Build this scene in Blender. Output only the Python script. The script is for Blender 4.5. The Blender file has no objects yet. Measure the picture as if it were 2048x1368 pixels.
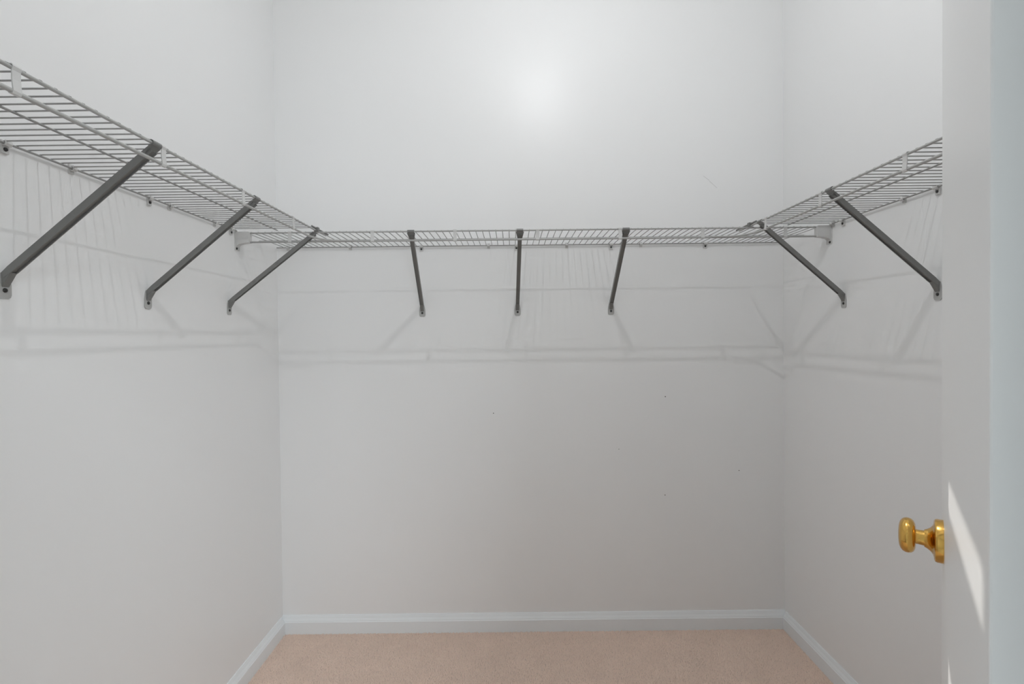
import bpy, math, random
import numpy as np
from mathutils import Vector, Matrix

random.seed(7)
rng = np.random.default_rng(7)
scene = bpy.context.scene
COL = scene.collection

# ------------------------------------------------------------------ measures
D, WL, WR = 2.153, 1.027, 1.194          # back wall distance, side walls left / right of the camera
EYE = 1.307                              # camera height
CEIL = 3.04
FY0, FY1 = 0.146, 0.2606                 # front wall, bedroom face / closet face
OX0, OX1 = -0.368, 0.306                 # door opening
OH = 2.05
ZB, ZS = 1.700, 1.7065                   # deck height of back / side shelves

# ------------------------------------------------------------------ camera
cam = bpy.data.cameras.new('camera')
cam.sensor_width = 36.0
cam.lens = 979.9 / 2048 * 36.0
cam.clip_start = 0.02
camo = bpy.data.objects.new('camera', cam)
COL.objects.link(camo)
pitch, roll = -0.01363, 0.01083
camo.matrix_world = (Matrix.Translation((0, 0, EYE)) @ Matrix.Rotation(math.pi / 2 + pitch, 4, 'X')
                     @ Matrix.Rotation(-roll, 4, 'Z'))
scene.camera = camo

# ------------------------------------------------------------------ world, sun, added fill lights, exposure
world = bpy.data.worlds.new('sky')
scene.world = world
world.use_nodes = True
bg = world.node_tree.nodes['Background']
bg.inputs['Color'].default_value = (0.75, 0.85, 1.0, 1)
bg.inputs['Strength'].default_value = 1.0
world.cycles.sampling_method = 'NONE'

# low sun shining through the blind of the bedroom's side window, a distant narrow beam
sun = bpy.data.lights.new('sunbeam', 'SPOT')
sun.energy = 7500.0
sun.spot_size = math.radians(8.0)
sun.spot_blend = 0.2
sun.shadow_soft_size = 0.03
sun.color = (1.0, 0.96, 0.9)
suno = bpy.data.objects.new('sunbeam', sun)
COL.objects.link(suno)
_h = math.hypot(1.9, 1.0)
_s = Vector((-1.9 / _h, -1.0 / _h, 0.155)).normalized()
suno.location = Vector((.42, .46, 1.12)) + _s * 12.0
suno.rotation_euler = _s.to_track_quat('Z', 'Y').to_euler()

back_fill = bpy.data.lights.new('fill_behind_camera', 'AREA')     # added fill light, unseen behind the camera, lifts the lower walls
back_fill.shape = 'RECTANGLE'
back_fill.size, back_fill.size_y = 1.15, 1.5
back_fill.energy = 26.0
back_fill.color = (0.91, 0.965, 1.0)
back_fillo = bpy.data.objects.new('fill_behind_camera', back_fill)
COL.objects.link(back_fillo)
back_fillo.location = (1.15, -2.57, 1.35)
back_fillo.rotation_euler = (math.pi / 2, 0, 0)

top_fill = bpy.data.lights.new('fill_overhead', 'AREA')     # second added fill, unseen overhead, shines down through the doorway
top_fill.shape = 'RECTANGLE'
top_fill.size, top_fill.size_y = 0.9, 0.9
top_fill.energy = 52.0
top_fill.color = (0.88, 0.95, 1.0)
top_fillo = bpy.data.objects.new('fill_overhead', top_fill)
COL.objects.link(top_fillo)
top_fillo.location = (0.98, -1.1, 2.735)

BULB_W = 15.8             # watts of the bare bulb on the closet ceiling

vs = scene.view_settings
vs.view_transform = 'Standard'
vs.look = 'None'
vs.gamma = 1.0
vs.use_curve_mapping = False
vs.exposure = -0.05
scene.cycles.use_denoising = True
scene.cycles.use_adaptive_sampling = False
scene.cycles.max_bounces = 11
scene.cycles.diffuse_bounces = 9
scene.cycles.sample_clamp_indirect = 6.0


# ------------------------------------------------------------------ materials
def lin(c):
    c = c / 255.0
    return c / 12.92 if c <= 0.04045 else ((c + 0.055) / 1.055) ** 2.4


def srgb(r, g, b):
    return (lin(r), lin(g), lin(b), 1.0)


def mat(name, col, rough=0.5, metal=0.0, spec=0.5, bump=None, vary=None):
    """principled material; bump = (scale, strength, distance), vary = (scale, amount) colour mottling"""
    m = bpy.data.materials.new(name)
    m.use_nodes = True
    nt = m.node_tree
    b = nt.nodes['Principled BSDF']
    b.inputs['Base Color'].default_value = col
    b.inputs['Roughness'].default_value = rough
    b.inputs['Metallic'].default_value = metal
    b.inputs['Specular IOR Level'].default_value = spec
    tc = nt.nodes.new('ShaderNodeTexCoord')
    if bump:
        n = nt.nodes.new('ShaderNodeTexNoise')
        n.inputs['Scale'].default_value = bump[0]
        n.inputs['Detail'].default_value = 3
        nt.links.new(tc.outputs['Object'], n.inputs['Vector'])
        bp = nt.nodes.new('ShaderNodeBump')
        bp.inputs['Strength'].default_value = bump[1]
        bp.inputs['Distance'].default_value = bump[2]
        nt.links.new(n.outputs['Fac'], bp.inputs['Height'])
        nt.links.new(bp.outputs['Normal'], b.inputs['Normal'])
    if vary:
        n = nt.nodes.new('ShaderNodeTexNoise')
        n.inputs['Scale'].default_value = vary[0]
        n.inputs['Detail'].default_value = 4
        nt.links.new(tc.outputs['Object'], n.inputs['Vector'])
        mx = nt.nodes.new('ShaderNodeMix')
        mx.data_type = 'RGBA'
        a = vary[1]
        mx.inputs[6].default_value = tuple(c * (1 - a) for c in col[:3]) + (1,)
        mx.inputs[7].default_value = tuple(min(1, c * (1 + a)) for c in col[:3]) + (1,)
        nt.links.new(n.outputs['Fac'], mx.inputs[0])
        nt.links.new(mx.outputs[2], b.inputs['Base Color'])
    return m


M = {}
M['wall'] = mat('wall_paint', (0.835, 0.840, 0.839, 1), 0.37, spec=0.45, bump=(40, 0.02, 0.001))
M['bedroom_wall'] = mat('bedroom_paint', (0.56, 0.565, 0.56, 1), 0.7, spec=0.3)
M['ceiling'] = mat('ceiling_paint', (0.87, 0.88, 0.88, 1), 0.9, spec=0.2)
M['trim'] = mat('trim_paint', (0.80, 0.83, 0.845, 1), 0.3, spec=0.5)
M['door'] = mat('door_paint', (0.85, 0.855, 0.85, 1), 0.35, spec=0.45, bump=(8, 0.04, 0.002))
M['carpet'] = mat('carpet', (0.72, 0.575, 0.487, 1), 1.0, spec=0.0, bump=(700, 0.6, 0.004), vary=(90, 0.10))
M['pale_carpet'] = mat('pale_carpet', (0.58, 0.57, 0.55, 1), 1.0, spec=0.0, bump=(700, 0.6, 0.004))
M['pile'] = mat('carpet_pile', (0.90, 0.72, 0.61, 1), 1.0, spec=0.0, vary=(9, 0.08))
M['wire'] = mat('grey_wire_shaded', (0.31, 0.31, 0.302, 1), 0.35, spec=0.6)  # darker than the rods: shade of the unlit undersides put into the colour
M['rod'] = mat('grey_rod', (0.40, 0.40, 0.39, 1), 0.35, spec=0.6)
M['bracket'] = mat('grey_bracket_metal', (0.185, 0.185, 0.178, 1), 0.4, spec=0.5)
M['foot'] = mat('grey_foot_plate', (0.42, 0.42, 0.41, 1), 0.4, spec=0.5)
M['clip'] = mat('white_plastic', (0.60, 0.60, 0.59, 1), 0.4, spec=0.5)
M['screw'] = mat('dark_screw', (0.05, 0.05, 0.048, 1), 0.35, metal=0.6)
M['hole'] = mat('hole_dark', (0.10, 0.10, 0.095, 1), 0.9, spec=0.1)
M['scuff'] = mat('scuff', (0.62, 0.62, 0.61, 1), 0.6)
M['brass'] = mat('polished_brass', (0.72, 0.43, 0.11, 1), 0.16, metal=1.0)
M['steel'] = mat('hinge_steel', (0.6, 0.6, 0.58, 1), 0.3, metal=1.0)
M['ceramic'] = mat('lamp_porcelain', (0.85, 0.85, 0.83, 1), 0.2)
M['slat'] = mat('blind_slat', (0.82, 0.81, 0.78, 1), 0.6)
mb = bpy.data.materials.new('clear_bulb_glass')
mb.use_nodes = True
_nt = mb.node_tree
_nt.nodes.remove(_nt.nodes['Principled BSDF'])
_tr = _nt.nodes.new('ShaderNodeBsdfTransparent')
_gl = _nt.nodes.new('ShaderNodeBsdfGlossy')
_gl.inputs['Roughness'].default_value = 0.05
_mx = _nt.nodes.new('ShaderNodeMixShader')
_mx.inputs[0].default_value = 0.05
_nt.links.new(_tr.outputs[0], _mx.inputs[1])
_nt.links.new(_gl.outputs[0], _mx.inputs[2])
_nt.links.new(_mx.outputs[0], _nt.nodes['Material Output'].inputs['Surface'])
M['bulb'] = mb


# ------------------------------------------------------------------ mesh helpers
class MB:
    """collects shapes; build() links them as ONE mesh object"""
    def __init__(s):
        s.v, s.f = [], []

    def add(s, vs_, fs_):
        o = len(s.v)
        s.v += [tuple(p) for p in vs_]
        s.f += [tuple(i + o for i in f) for f in fs_]
        return s

    def box(s, x0, x1, y0, y1, z0, z1):
        return s.add([(x0, y0, z0), (x1, y0, z0), (x1, y1, z0), (x0, y1, z0),
                      (x0, y0, z1), (x1, y0, z1), (x1, y1, z1), (x0, y1, z1)],
                     [(0, 3, 2, 1), (4, 5, 6, 7), (0, 1, 5, 4), (1, 2, 6, 5), (2, 3, 7, 6), (3, 0, 4, 7)])

    def tube(s, pts, r, n=8, closed_ends=True):
        pts = [Vector(p) for p in pts]
        rs = r if isinstance(r, (list, tuple)) else [r] * len(pts)
        ring, up = [], None
        for i, p in enumerate(pts):
            if i == 0:
                t = pts[1] - p
            elif i == len(pts) - 1:
                t = p - pts[i - 1]
            else:
                t = (pts[i + 1] - p).normalized() + (p - pts[i - 1]).normalized()
            t.normalize()
            if up is None:
                up = Vector((0, 0, 1)) if abs(t.z) < 0.9 else Vector((1, 0, 0))
            a = t.cross(up).normalized()
            b = a.cross(t).normalized()
            up = b
            ring.append([p + rs[i] * (math.cos(2 * math.pi * k / n) * a + math.sin(2 * math.pi * k / n) * b) for k in range(n)])
        vs_, fs_ = [q for rg in ring for q in rg], []
        for i in range(len(pts) - 1):
            for k in range(n):
                k2 = (k + 1) % n
                fs_.append((i * n + k, i * n + k2, (i + 1) * n + k2, (i + 1) * n + k))
        if closed_ends:
            fs_.append(tuple(range(n))[::-1])
            fs_.append(tuple((len(pts) - 1) * n + k for k in range(n)))
        return s.add(vs_, fs_)

    def prism(s, poly, ax, a0, a1):
        """poly: 2D outline; ax gives the extrusion axis 'x','y','z'"""
        def P(u, v, w):
            return {'x': (w, u, v), 'y': (u, w, v), 'z': (u, v, w)}[ax]
        n = len(poly)
        vs_ = [P(u, v, a0) for u, v in poly] + [P(u, v, a1) for u, v in poly]
        fs_ = [tuple(range(n)), tuple(range(n, 2 * n))[::-1]]
        for i in range(n):
            j = (i + 1) % n
            fs_.append((i, i + n, j + n, j))
        return s.add(vs_, fs_)

    def lathe(s, prof, n=32, flat=1.0):
        """revolve (r, h) about local z; ends closed at r = 0"""
        vs_, fs_, idx = [], [], []
        for r, h in prof:
            if r < 1e-6:
                idx.append([len(vs_)])
                vs_.append((0, 0, h))
            else:
                idx.append(list(range(len(vs_), len(vs_) + n)))
                vs_ += [(r * math.cos(2 * math.pi * k / n), flat * r * math.sin(2 * math.pi * k / n), h) for k in range(n)]
        for a, b in zip(idx, idx[1:]):
            for k in range(n):
                k2 = (k + 1) % n
                if len(a) == 1 and len(b) == 1:
                    continue
                if len(a) == 1:
                    fs_.append((a[0], b[k], b[k2]))
                elif len(b) == 1:
                    fs_.append((a[k2], a[k], b[0]))
                else:
                    fs_.append((a[k], b[k], b[k2], a[k2]))
        return s.add(vs_, fs_)

    def xf(s, mtx):
        s.v = [tuple(mtx @ Vector(p)) for p in s.v]
        return s

    def mesh(s, name, m, smooth=False, recalc=True):
        me = bpy.data.meshes.new(name)
        me.from_pydata(s.v, [], s.f)
        if recalc:
            import bmesh
            bm = bmesh.new()
            bm.from_mesh(me)
            bmesh.ops.recalc_face_normals(bm, faces=bm.faces)
            bm.to_mesh(me)
            bm.free()
        if m:
            me.materials.append(M[m])
        if smooth:
            me.polygons.foreach_set('use_smooth', [True] * len(me.polygons))
            try:
                me.set_sharp_from_angle(angle=math.radians(40))
            except Exception:
                pass
        me.update()
        return me

    def build(s, name, m, parent=None, smooth=False, bevel=0.0):
        o = link(name, s.mesh(name, m, smooth), parent)
        if bevel:
            bv = o.modifiers.new('bevel', 'BEVEL')
            bv.width, bv.segments, bv.limit_method = bevel, 2, 'ANGLE'
        return o


def link(name, data, parent=None, loc=None):
    o = bpy.data.objects.new(name, data)
    COL.objects.link(o)
    if parent:
        o.parent = parent
    if loc is not None:
        o.location = loc
    return o


def tag(o, label=None, cat=None, group=None, kind=None):
    if label:
        o['label'] = label
    if cat:
        o['category'] = cat
    if group:
        o['group'] = group
    if kind:
        o['kind'] = kind
    return o


def thing(name, loc, label, cat, group=None):
    return tag(link(name, None, None, loc), label, cat, group)


# ------------------------------------------------------------------ structure: closet shell
def struct(name, mbx, m, label, cat):
    return tag(mbx.build(name, m), label, cat, kind='structure')


T = 0.11
wall_back = struct('wall_back', MB().box(-WL - T, WR + T, D, D + T, 0, CEIL), 'wall',
                   'smooth off-white painted wall behind the long middle wire shelf', 'wall')
struct('wall_left', MB().box(-WL - T, -WL, FY0, D, 0, CEIL), 'wall',
       'smooth off-white painted side wall across from the open door', 'wall')
struct('wall_right', MB().box(WR, WR + T, FY0, D, 0, CEIL), 'wall',
       'smooth off-white painted side wall behind the brass door knob', 'wall')
struct('wall_front', MB().box(-WL, OX0, FY0, FY1, 0, CEIL).box(OX1, WR, FY0, FY1, 0, CEIL)
       .box(OX0, OX1, FY0, FY1, OH, CEIL), 'wall',
       'off-white wall pierced by the closet doorway', 'wall')
struct('ceiling', MB().box(-WL - T, WR + T, FY0, D + T, CEIL, CEIL + .1), 'ceiling',
       'flat white closet ceiling', 'ceiling')
struct('floor', MB().box(-WL, WR, FY0, D, -0.1, 0.0), 'carpet',
       'pinkish beige carpeted closet floor', 'floor')

# baseboards: flat face, small cove and a rounded cap
BH = 0.080
BT = .016
prof = [(0, 0), (BT, 0), (BT, .0535), (.0138, .0560), (.0132, .0590), (.0080, .0680), (.0070, .0710), (.0040, .0785), (.0030, BH), (0, BH)]
struct('baseboard_back', MB().prism([(D - t, z) for t, z in prof], 'x', -WL, WR), 'trim',
       'white moulded baseboard along the back wall', 'baseboard')
struct('baseboard_left', MB().prism([(-WL + t, z) for t, z in prof], 'y', FY1, D - BT), 'trim',
       'white moulded baseboard along the wall opposite the door', 'baseboard')
struct('baseboard_right', MB().prism([(WR - t, z) for t, z in prof], 'y', FY1, D - BT), 'trim',
       'white moulded baseboard below the door knob side wall', 'baseboard')

# carpet pile: short leaning tufts, far too many to count
def carpet_pile():
    sp = 0.0043
    xs = np.arange(-WL + .016, WR - .016, sp)
    ys = np.arange(1.15, D - .016, sp)
    gx, gy = np.meshgrid(xs, ys)
    n = gx.size
    cx = gx.ravel() + rng.uniform(-.4, .4, n) * sp
    cy = gy.ravel() + rng.uniform(-.4, .4, n) * sp
    h = .0055 + rng.uniform(-.0018, .0018, n)
    lx, ly = rng.normal(0, .0018, n), rng.normal(0, .0018, n)
    r = .0031 * rng.uniform(.8, 1.2, n)
    ph = rng.uniform(0, 2 * np.pi, n)
    V = np.zeros((n, 4, 3))
    for k in range(3):
        V[:, k, 0] = cx + r * np.cos(ph + k * 2 * np.pi / 3)
        V[:, k, 1] = cy + r * np.sin(ph + k * 2 * np.pi / 3)
        V[:, k, 2] = 0.0003
    V[:, 3, 0], V[:, 3, 1], V[:, 3, 2] = cx + lx, cy + ly, h
    tri = np.array([[0, 1, 3], [1, 2, 3], [2, 0, 3]])
    F = (np.arange(n)[:, None, None] * 4 + tri[None]).reshape(-1, 3)
    me = bpy.data.meshes.new('carpet_pile')
    me.vertices.add(n * 4)
    me.vertices.foreach_set('co', V.reshape(-1))
    me.loops.add(F.size)
    me.loops.foreach_set('vertex_index', F.reshape(-1).astype(np.int32))
    me.polygons.add(len(F))
    me.polygons.foreach_set('loop_start', (np.arange(len(F)) * 3).astype(np.int32))
    me.materials.append(M['pile'])
    me.update(calc_edges=True)
    o = link('carpet_pile', me)
    tag(o, 'short pinkish beige cut pile covering the closet floor', 'carpet', kind='stuff')


carpet_pile()

# little marks on the walls
for x, z, r in ((-.085, .965, .0022), (.672, 1.03, .0024), (.668, .595, .0022), (.995, .70, .0020), (.466, .80, .0016)):
    MB().lathe([(0, 0), (r, 0), (r, .0006), (0, .0007)], 10).xf(
        Matrix.Translation((x, D, z)) @ Matrix.Rotation(math.pi / 2, 4, 'X')).build('nail_hole', 'hole', wall_back)
for x0, z0, x1, z1 in ((.845, 1.995, .872, 1.975), (.872, 1.972, .905, 1.942)):
    MB().tube([(x0, D - .0002, z0), (x1, D - .0002, z1)], .0007, 5).build('scuff_mark', 'scuff', wall_back)


# ------------------------------------------------------------------ structure: bedroom behind the camera
BX0, BX1, BY0, BCEIL = -1.6, 1.9, -2.6, 2.75
tag(MB().box(BX0 - .1, BX1 + .1, BY0 - .1, FY0, -.1, 0).build('floor_bedroom', 'pale_carpet'),
    'pale carpet of the room outside the closet', 'floor', kind='structure')
tag(MB().box(BX0 - .1, BX1 + .1, BY0 - .1, FY0, BCEIL, BCEIL + .1).build('ceiling_bedroom', 'ceiling'),
    'white ceiling of the room outside the closet', 'ceiling', kind='structure')
tag(MB().box(BX0, .575, BY0 - .1, BY0, 0, BCEIL).box(1.725, BX1, BY0 - .1, BY0, 0, BCEIL).box(.575, 1.725, BY0 - .1, BY0, 0, .60)
    .box(.575, 1.725, BY0 - .1, BY0, 2.10, BCEIL).build('wall_bedroom_back', 'bedroom_wall'),
    'grey far wall of the room outside the closet', 'wall', kind='structure')
tag(MB().box(BX1, BX1 + .1, BY0, FY0, 0, BCEIL).build('wall_bedroom_right', 'bedroom_wall'),
    'grey side wall of the room outside the closet', 'wall', kind='structure')
WY0, WY1, WZ0, WZ1 = -.726, -.20, .95, 2.05       # side window of the bedroom, closed blind with open gaps
tag(MB().box(BX0 - .1, BX0, BY0 - .1, WY0, 0, BCEIL).box(BX0 - .1, BX0, WY1, FY0, 0, BCEIL)
    .box(BX0 - .1, BX0, WY0, WY1, 0, WZ0).box(BX0 - .1, BX0, WY0, WY1, WZ1, BCEIL).build('wall_bedroom_left', 'bedroom_wall'),
    'grey wall with a blind-covered window outside the closet', 'wall', kind='structure')
tag(MB().box(BX0, BX0 + .0, FY0, FY0 + T, 0, BCEIL).box(BX0 - .1, -WL - T, FY0, FY0 + T, 0, BCEIL)
    .box(WR + T, BX1 + .1, FY0, FY0 + T, 0, BCEIL).build('wall_bedroom_front', 'bedroom_wall'),
    'grey wall beside the closet outside the doorway', 'wall', kind='structure')
win = tag(MB().box(BX0 - .02, BX0 + .012, WY0 - .05, WY0, WZ0 - .05, WZ1 + .05)
          .box(BX0 - .02, BX0 + .012, WY1, WY1 + .05, WZ0 - .05, WZ1 + .05)
          .box(BX0 - .02, BX0 + .012, WY0, WY1, WZ1, WZ1 + .05)
          .box(BX0 - .02, BX0 + .012, WY0, WY1, WZ0 - .05, WZ0).build('window_1', 'trim'),
          'white window frame with closed blind outside the closet', 'window', kind='structure')
z = WZ0
gaps = [(1.097, 1.129), (1.270, 1.303), (1.456, 1.488)]
edges = [WZ0] + [e for g in gaps for e in g] + [WZ1]
for i in range(0, len(edges), 2):
    a, b = edges[i], edges[i + 1]
    k = max(1, round((b - a) / .045))
    for j in range(k):
        MB().box(BX0 - .012, BX0 - .009, WY0, WY1, a + (b - a) * j / k, a + (b - a) * (j + 1) / k).build('blind_slat', 'slat', win)

# frames added round the two unseen fill lights
cx, cz, hw_, hh_ = 1.15, 1.35, .575, .75
w2 = MB()
for a, b, c, d in ((-1, -1, -1, 1), (1, 1, -1, 1)):
    w2.box(cx + a * hw_ - .03, cx + b * hw_ + .03, BY0, BY0 + .02, cz - hh_ - .03, cz + hh_ + .03)
for q in (-1, 1):
    w2.box(cx - hw_ + .03, cx + hw_ - .03, BY0, BY0 + .02, cz + q * hh_ - .03, cz + q * hh_ + .03)
tag(w2.build('fill_frame', 'trim'), 'white frame added round the unseen fill light behind the camera', 'window', kind='structure')
lp = thing('fill_panel', (.98, -1.1, BCEIL), 'square white frame added round the unseen overhead fill light', 'lamp')
pf = MB()
for q in (-1, 1):
    pf.box(q * .47 - .02, q * .47 + .02, -.49, .49, -.03, 0)
    pf.box(-.45, .45, q * .47 - .02, q * .47 + .02, -.03, 0)
pf.build('panel_frame', 'trim', lp)
MB().box(-.45, .45, -.45, .45, -.010, 0).build('panel_back', 'ceiling', lp)

# door frame lining the opening (jambs, head, stop, casing on both faces)
fr = MB()
fr.box(OX1 - .0, OX1 + .018, FY0, FY1, 0, OH + .018).box(OX0 - .018, OX0, FY0, FY1, 0, OH + .018)
fr.box(OX0, OX1, FY0, FY1, OH, OH + .018)
fr2 = MB().box(OX1 - .010, OX1, FY0 + .02, FY1 - .040, 0, OH).box(OX0, OX0 + .010, FY0 + .02, FY1 - .040, 0, OH) \
    .box(OX0, OX1, FY0 + .02, FY1 - .040, OH - .010, OH)
for yy0, yy1 in ((FY1, FY1 + .014), (FY0 - .014, FY0)):
    fr.box(OX1 + .006, OX1 + .062, yy0, yy1, 0, OH + .062).box(OX0 - .062, OX0 - .006, yy0, yy1, 0, OH + .062)
    fr.box(OX0 - .006, OX1 + .006, yy0, yy1, OH + .006, OH + .062)
trim = tag(fr.build('trim_1', 'trim'), 'white door frame and casing around the closet doorway', 'door frame', kind='structure')
fr2.build('door_stop', 'trim', trim)

# ------------------------------------------------------------------ door, swung into the closet
PH = math.radians(39.5)
LATCH = Vector((.699, .7963, 0))
DIR = Vector((math.sin(PH), math.cos(PH), 0))        # hinge -> latch
NRM = Vector((-math.cos(PH), math.sin(PH), 0))       # out of the visible face
DW, DT = .665, .035
HINGE = LATCH - DW * DIR
# local frame: x along the door, y out of the visible face, z up
door = tag(link('door_1', None, None, tuple(HINGE)), 'flat white painted door standing open with a brass knob', 'door', kind='structure')
door.matrix_world = Matrix(((DIR.x, NRM.x, 0, HINGE.x), (DIR.y, NRM.y, 0, HINGE.y), (0, 0, 1, 0), (0, 0, 0, 1)))
MB().box(0, DW, -DT, 0, .012, 2.04).build('door_slab', 'door', door, bevel=.0015)
kx, kz = DW - .06, .982
knob = link('door_knob', None, door, (kx, 0, kz))
tag(knob, 'polished brass oval door knob on round rose')
R90 = Matrix.Rotation(-math.pi / 2, 4, 'X')          # lathe axis z -> +y (out of the face)
MB().lathe([(0, 0), (.0325, 0), (.0325, .0075), (.0315, .0098), (.0290, .0110), (.0250, .0114), (.0215, .0125), (.0180, .0150),
            (.0155, .0180), (.0140, .0205), (.0132, .0225), (0, .0225)], 48).xf(R90).build('rose', 'brass', knob, True)
MB().lathe([(0, .0220), (.0115, .0222), (.0109, .0300), (.0115, .0345), (0, .0345)], 32).xf(R90).build('shank', 'brass', knob, True)
MB().lathe([(0, .0325), (.0120, .0326), (.0185, .0333), (.0232, .0352), (.0258, .0380), (.0270, .0418), (.0268, .0452), (.0252, .0488),
            (.0220, .0516), (.0178, .0533), (.0125, .0542), (.0065, .0546), (0, .0547)], 48).xf(R90).build('grip', 'brass', knob, True)
knob2 = link('door_knob', None, door, (kx, -DT, kz))
tag(knob2, 'brass door knob on the back of the door')
RM = Matrix.Rotation(math.pi / 2, 4, 'X')
for nm in ('rose', 'shank', 'grip'):
    src = [c for c in knob.children if c.name.split('.')[0] == nm][0]
    c = link(nm, src.data, knob2)
    c.rotation_euler = (math.pi, 0, 0)
MB().box(DW - .0005, DW + .0012, -DT + .005, -.005, kz - .028, kz + .028).build('latch_plate', 'brass', door)
for hz in (.25, 1.03, 1.80):
    MB().tube([(-.002, -DT - .003, hz - .045), (-.002, -DT - .003, hz + .045)], .005, 10).build('hinge_knuckle', 'steel', door, True)

# ------------------------------------------------------------------ closet lamp: bare bulb in a porcelain holder on the ceiling
LX, LY, LZ = .19, 1.04, 2.87
lamp = thing('ceiling_lamp', (LX, LY, CEIL), 'bare round bulb in a white porcelain holder on the closet ceiling', 'lamp')
MB().lathe([(0, 0), (.057, 0), (.055, -.020), (.040, -.040), (.026, -.055), (.024, -.095), (0, -.095)], 32).build('lamp_holder', 'ceramic', lamp, True)
MB().lathe([(0, .032)] + [(.032 * math.sin(a), .032 * math.cos(a)) for a in np.linspace(.25, math.pi - .25, 9)] + [(0, -.032)], 20).xf(
    Matrix.Translation((0, 0, LZ - CEIL))).build('bulb', 'bulb', lamp, True)
pl = bpy.data.lights.new('bulb_light', 'POINT')
pl.energy = BULB_W
pl.shadow_soft_size = 0.009
pl.color = (0.975, 0.983, 1.0)
link('bulb_light', pl, lamp, (0, 0, LZ - CEIL))
MB().tube([(0, 0, -.09), (0, 0, LZ - CEIL + .026)], [.013, .016], 16).build('bulb_neck', 'ceramic', lamp, True)

# ------------------------------------------------------------------ wire shelves
# local frame of a shelf: x along the wall, y = distance from the wall, z = 0 at the deck rods
RF, RM_, RB, RW, RH = .0032, .0023, .0024, .0015, .0036


def frame(kind):
    """world matrix of a wall frame: x along the wall, y out from the wall"""
    if kind == 'back':       # x = world X, y -> -Y
        return Matrix(((1, 0, 0, 0), (0, -1, 0, D), (0, 0, 1, ZB), (0, 0, 0, 1)))
    if kind == 'left':       # x = world Y, y -> +X
        return Matrix(((0, 1, 0, -WL), (1, 0, 0, 0), (0, 0, 1, ZS), (0, 0, 0, 1)))
    return Matrix(((0, -1, 0, WR), (1, 0, 0, 0), (0, 0, 1, ZS), (0, 0, 0, 1)))


wire_mesh = {}


def wire_for(depth):
    k = round(depth, 4)
    if k not in wire_mesh:
        zt = RF + RW * .15
        wire_mesh[k] = MB().tube([(0, .0055, RB + RW * .4), (0, .012, RB + RW * .7), (0, depth - .010, RB + RW),
                                  (0, depth - .0012, zt), (0, depth + .0022, zt - .0016)], RW, 6).mesh('deck_wire', 'wire', True)
    return wire_mesh[k]


plate_mesh = None


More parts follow.
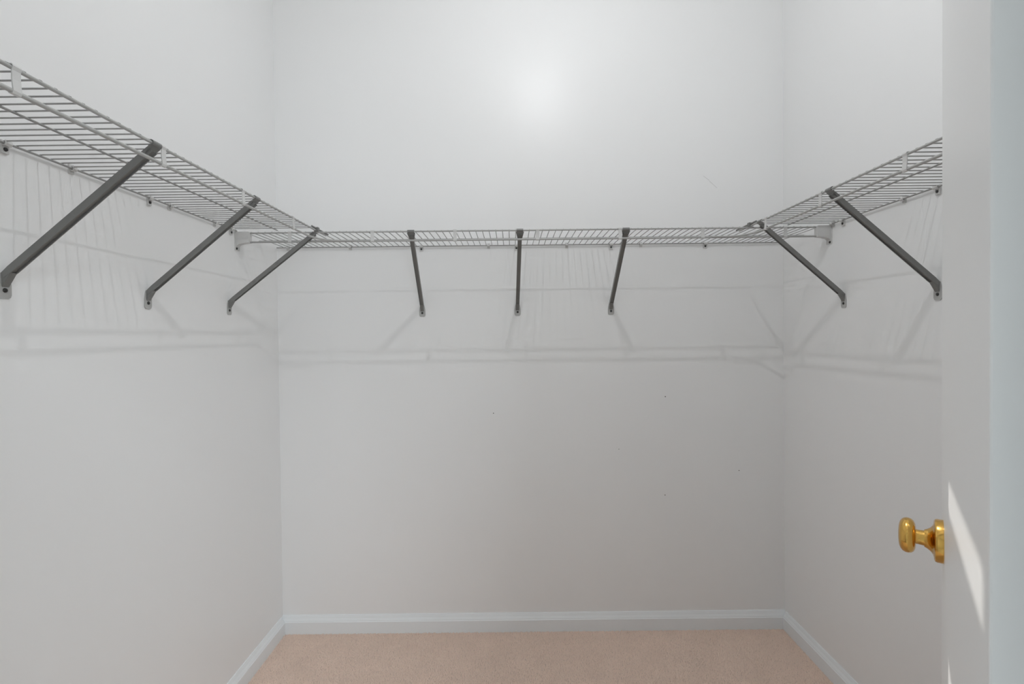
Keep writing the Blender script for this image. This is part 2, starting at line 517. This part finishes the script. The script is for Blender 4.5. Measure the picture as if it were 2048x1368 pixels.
def shelf(kind, x0, x1, depth, label, plates, clips, stud_clips, first, mid, joiner=0.0):
    sh = thing('wire_shelf', (0, 0, 0), label, 'shelf', 'wire closet shelves')
    sh.matrix_world = frame(kind)
    yf, ym, yb = .008 + depth, .008 + mid, .008
    xe = x1 + joiner
    MB().tube([(x0, yf, 0), (xe, yf, 0)], RF, 12).build('front_rod', 'rod', sh, True)
    MB().tube([(x0, ym, 0), (x1, ym, 0)], RM_, 10).build('middle_rod', 'wire', sh, True)
    MB().tube([(x0, yb, 0), (x1, yb, 0)], RB, 10).build('back_rod', 'wire', sh, True)
    zh = -.034
    if kind == 'back':
        pts = [(x0 + .01, yf, zh), (x1 - .01, yf, zh)]
    else:                    # side hanging rods bend round the corner and end against the back one
        xb = D - .008 - .305 - .0073
        R = .10
        pts = [(x0, yf, zh), (xb - R, yf, zh)]
        pts += [(xb - R + R * math.sin(a), yf + R * (1 - math.cos(a)), zh - .006 * math.sin(a)) for a in np.linspace(.15, math.pi / 2, 9)]
        pts.append((xb, yf + R + .05, zh - .006))
    MB().tube(pts, RH, 12).build('hanging_rod', 'rod', sh, True)
    me = wire_for(depth + .008)
    x = first
    while x > x0 + .006:
        x -= .0254
    x += .0254
    while x < x1 - .004:
        link('deck_wire', me, sh, (x, 0, 0))
        x += .0254
    # plates that carry the hanging rod
    global plate_mesh
    if plate_mesh is None:
        pp = MB()
        n = 8
        w = .0065
        prof_ = [(.0046 * math.cos(a), .0046 * math.sin(a)) for a in np.linspace(math.radians(-60), math.radians(200), n)]
        out = [(.0032, -.004), (.0030, -.017), (.0040, -.028), (.0046, zh), (.0030, zh - .0042), (-.0010, zh - .0052), (-.0040, zh - .0030)]
        inn = [(u - .0018 if u > 0 else u + .0014, v) for u, v in out[:4]] + [(.0026, zh - .0026), (-.0008, zh - .0036), (-.0030, zh - .0020)]
        ring = [(u, v) for u, v in prof_] + [(-.0060, .001), (-.002, .0062), (.0045, .0050), (.0060, -.002)]
        pp.prism(out + inn[::-1], 'x', -w, w)
        cap = [(.0032, -.004), (.0050, .0015), (.0030, .0052), (-.0020, .0056), (-.0050, .0020), (-.0040, .0010), (-.0018, .0042), (.0024, .0040), (.0038, .0008), (.0014, -.004)]
        pp.prism(cap, 'x', -w, w)
        plate_mesh = pp.mesh('rod_hanger', 'clip')
    for x in plates:
        link('rod_hanger', plate_mesh, sh, (x, yf, 0))
    # wall clips
    for x in clips:
        c = MB()
        c.box(x - .006, x + .006, 0, .004, -.012, .010)
        c.prism([(.002, -.004), (.010, -.0065), (.0135, -.002), (.0125, .004), (.0105, .004), (.0112, -.001), (.0092, -.0042), (.002, -.001)], 'x', x - .005, x + .005)
        c.build('wall_clip', 'clip', sh)
    for x in stud_clips:
        c = MB().box(x - .0075, x + .0075, 0, .005, -.020, .006)
        c.prism([(.002, -.004), (.011, -.006), (.0140, -.001), (.0125, .005), (.0105, .005), (.0114, 0), (.0092, -.0036), (.002, -.001)], 'x', x - .007, x + .007)
        c = c.build('wall_clip', 'clip', sh)
        MB().lathe([(0, .005), (.0042, .005), (.0036, .0072), (0, .0080)], 12).xf(
            Matrix.Translation((x, 0, -.012)) @ Matrix.Rotation(-math.pi / 2, 4, 'X')).build('clip_screw', 'screw', c)
    if joiner:
        jx = D - .008 - .305
        MB().tube([(jx - .045, yf + .0005, .0075), (jx + .11, yf + .0005, .0075)], .0036, 8).build('joiner_rod', 'bracket', sh, True)
        MB().box(jx - .008, jx + .008, yf - .008, yf + .008, -.001, .012).build('joiner_clip', 'bracket', sh)
    return sh


shelf('back', -WL + .004, WR - .004, .305, 'long grey wire shelf spanning wall to wall on the back wall',
      [-.827 + .3090 * i for i in range(7)], [-.975, -.703, -.098, .244, .568], [-.392, .024, .438, .850], -.372 + .010, .150)
shelf('left', FY1 + .02, D - .008 - .305 - .012, .292, 'grey wire shelf on the side wall opposite the door',
      [1.640 - .3048 * i for i in range(5)], [1.149, 1.477, 1.700, .70], [.998, 1.394, 1.798, .58], 1.40, .151, .10)
shelf('right', FY1 + .02, D - .008 - .305 - .012, .289, 'grey wire shelf on the side wall partly hidden by the open door',
      [1.725 - .3048 * i for i in range(5)], [1.488, 1.815, 1.15], [1.370, 1.761, .96], 1.39, .155, .10)


# ------------------------------------------------------------------ shelf brackets
def bracket(kind, foot, top, depth, label):
    """diagonal channel from a screwed foot plate up to a saddle under the front rod"""
    mw = frame(kind)
    dz = (ZB if kind == 'back' else ZS)
    b = thing('shelf_bracket', (0, 0, 0), label, 'bracket', 'diagonal shelf brackets')
    b.matrix_world = mw @ Matrix.Translation((foot, 0, 1.412 - dz))
    yf, zt = .008 + depth, dz - 1.412
    # foot plate: rounded, tapering up into the arm
    w = .0135
    out = [(-.0080, .032), (-.0110, .022), (-w, .008), (-w, -.012), (-.0115, -.0175), (-.0070, -.0200), (.0070, -.0200), (.0115, -.0175),
           (w, -.012), (w, .008), (.0110, .022), (.0080, .032)]
    MB().prism(out, 'y', .0, .0022).build('foot_plate', 'foot', b)
    sc = MB().lathe([(0, .002), (.0048, .002), (.0044, .0040), (.0030, .0052), (0, .0056)], 14).xf(
        Matrix.Translation((0, 0, -.003)) @ Matrix.Rotation(-math.pi / 2, 4, 'X')).build('screw', 'screw', b, True)
    # arm: U channel, open side turned down and to the room
    A = Vector((0, .004, .026))
    B = Vector((top - foot, yf - .006, zt - .012))
    t = (B - A).normalized()
    sx = Vector((1, 0, 0)) - t * t.x
    sx.normalize()
    nn = sx.cross(t)
    if nn.z > 0:
        nn = -nn                      # nn points down and out into the room
    hw, dp, th, rc = .0078, .0070, .0022, .0034
    sec = [(-hw, dp), (-hw, -dp), (hw, -dp), (hw, dp), (hw - th, dp), (hw - th, dp - rc), (-hw + th, dp - rc), (-hw + th, dp)]
    m_ = MB()
    vs_, fs_ = [], []
    for P, k in ((A, .75), (A + t * .02, 1.0), (B, 1.0)):
        vs_ += [P + sx * u + nn * (v * k) for u, v in sec]
    n = len(sec)
    for i in range(2):
        for k in range(n):
            k2 = (k + 1) % n
            fs_.append((i * n + k, i * n + k2, (i + 1) * n + k2, (i + 1) * n + k))
    for base in (0, 2 * n):
        fs_ += [(base, base + 7, base + 6, base + 1), (base + 1, base + 6, base + 5, base + 2), (base + 2, base + 5, base + 4, base + 3)]
    m_.add(vs_, fs_)
    m_.build('arm', 'bracket', b)
    # bend that flattens the channel on to the foot plate
    MB().add([(-.0072, .0022, .030), (.0072, .0022, .030), (.0072, .0035, .004), (-.0072, .0035, .004),
              tuple(A + t * .016 - sx * .0072 + nn * .006), tuple(A + t * .016 + sx * .0072 + nn * .006)],
             [(0, 1, 2, 3), (3, 2, 5, 4), (0, 4, 5, 1), (0, 3, 4), (1, 5, 2)]).build('foot_bend', 'bracket', b)
    # saddle: flares wide and hooks over the front rod
    x0 = top - foot
    sd = MB()
    a, c = .0075, .0155
    y1, z1 = yf - .0235, zt - .0300
    y2, z2 = yf - .0015, zt - .0046
    q = [(x0 - a, y1, z1), (x0 + a, y1, z1), (x0 + c, y2, z2), (x0 - c, y2, z2)]
    off = (0, .0016 * .7, -.0016 * .7)
    sd.add(q + [(p[0] + off[0], p[1] + off[1], p[2] + off[2]) for p in q],
           [(0, 1, 2, 3), (7, 6, 5, 4), (0, 4, 5, 1), (1, 5, 6, 2), (2, 6, 7, 3), (3, 7, 4, 0)])
    rr = .0046
    arc = [(yf + rr * math.cos(g), zt + rr * math.sin(g)) for g in np.linspace(math.radians(-120), math.radians(130), 9)]
    arc2 = [(yf + (rr + .0014) * math.cos(g), zt + (rr + .0014) * math.sin(g)) for g in np.linspace(math.radians(-120), math.radians(130), 9)]
    sd.prism(arc + arc2[::-1], 'x', x0 - .0125, x0 + .0125)
    sd.build('saddle', 'bracket', b)
    return b


bracket('left', .993, 1.010, .292, 'grey diagonal bracket third from the corner, on the wall opposite the door')
bracket('left', 1.384, 1.408, .292, 'grey diagonal bracket second from the corner, on the wall opposite the door')
bracket('left', 1.782, 1.836, .292, 'grey diagonal bracket in the corner, on the wall opposite the door')
bracket('back', -.392, -.374, .305, 'grey diagonal bracket on the back wall, toward the wall opposite the door')
bracket('back', .026, .034, .305, 'middle one of the three grey diagonal brackets on the back wall')
bracket('back', .436, .432, .305, 'grey diagonal bracket on the back wall, toward the brass door knob side')
bracket('right', 1.761, 1.768, .289, 'grey diagonal bracket in the corner, on the wall behind the door')
bracket('right', 1.372, 1.382, .289, 'grey diagonal bracket beside the open door edge')


# ------------------------------------------------------------------ end brackets of the back shelf
def end_bracket(side, label):
    s = 1 if side == 'left' else -1
    X = -WL if side == 'left' else WR
    e = thing('end_bracket', (X, D - .313, ZB), label, 'bracket', 'end brackets of the back shelf')
    y0, y1 = -.012, .010
    pr = [(0, .004), (.050, .004), (.052, .002), (.052, -.037), (.030, -.0395), (.012, -.044), (.004, -.052), (0, -.056)]
    MB().prism([(s * u, v) for u, v in pr], 'y', y0, y1).build('body', 'clip', e, bevel=.0008)
    MB().box(min(0, s * .004), max(0, s * .004), y0 - .003, y1 + .004, -.064, .006).build('wall_flange', 'clip', e)
    MB().lathe([(0, 0), (.0046, 0), (.0040, .0024), (0, .0034)], 12).xf(
        Matrix.Translation((s * .004, y0 + .004, -.0585)) @ Matrix.Rotation(s * math.pi / 2, 4, 'Y')).build('screw', 'screw', e, True)


end_bracket('left', 'white end bracket holding the back shelf against the wall opposite the door')
end_bracket('right', 'white end bracket holding the back shelf against the wall behind the door')
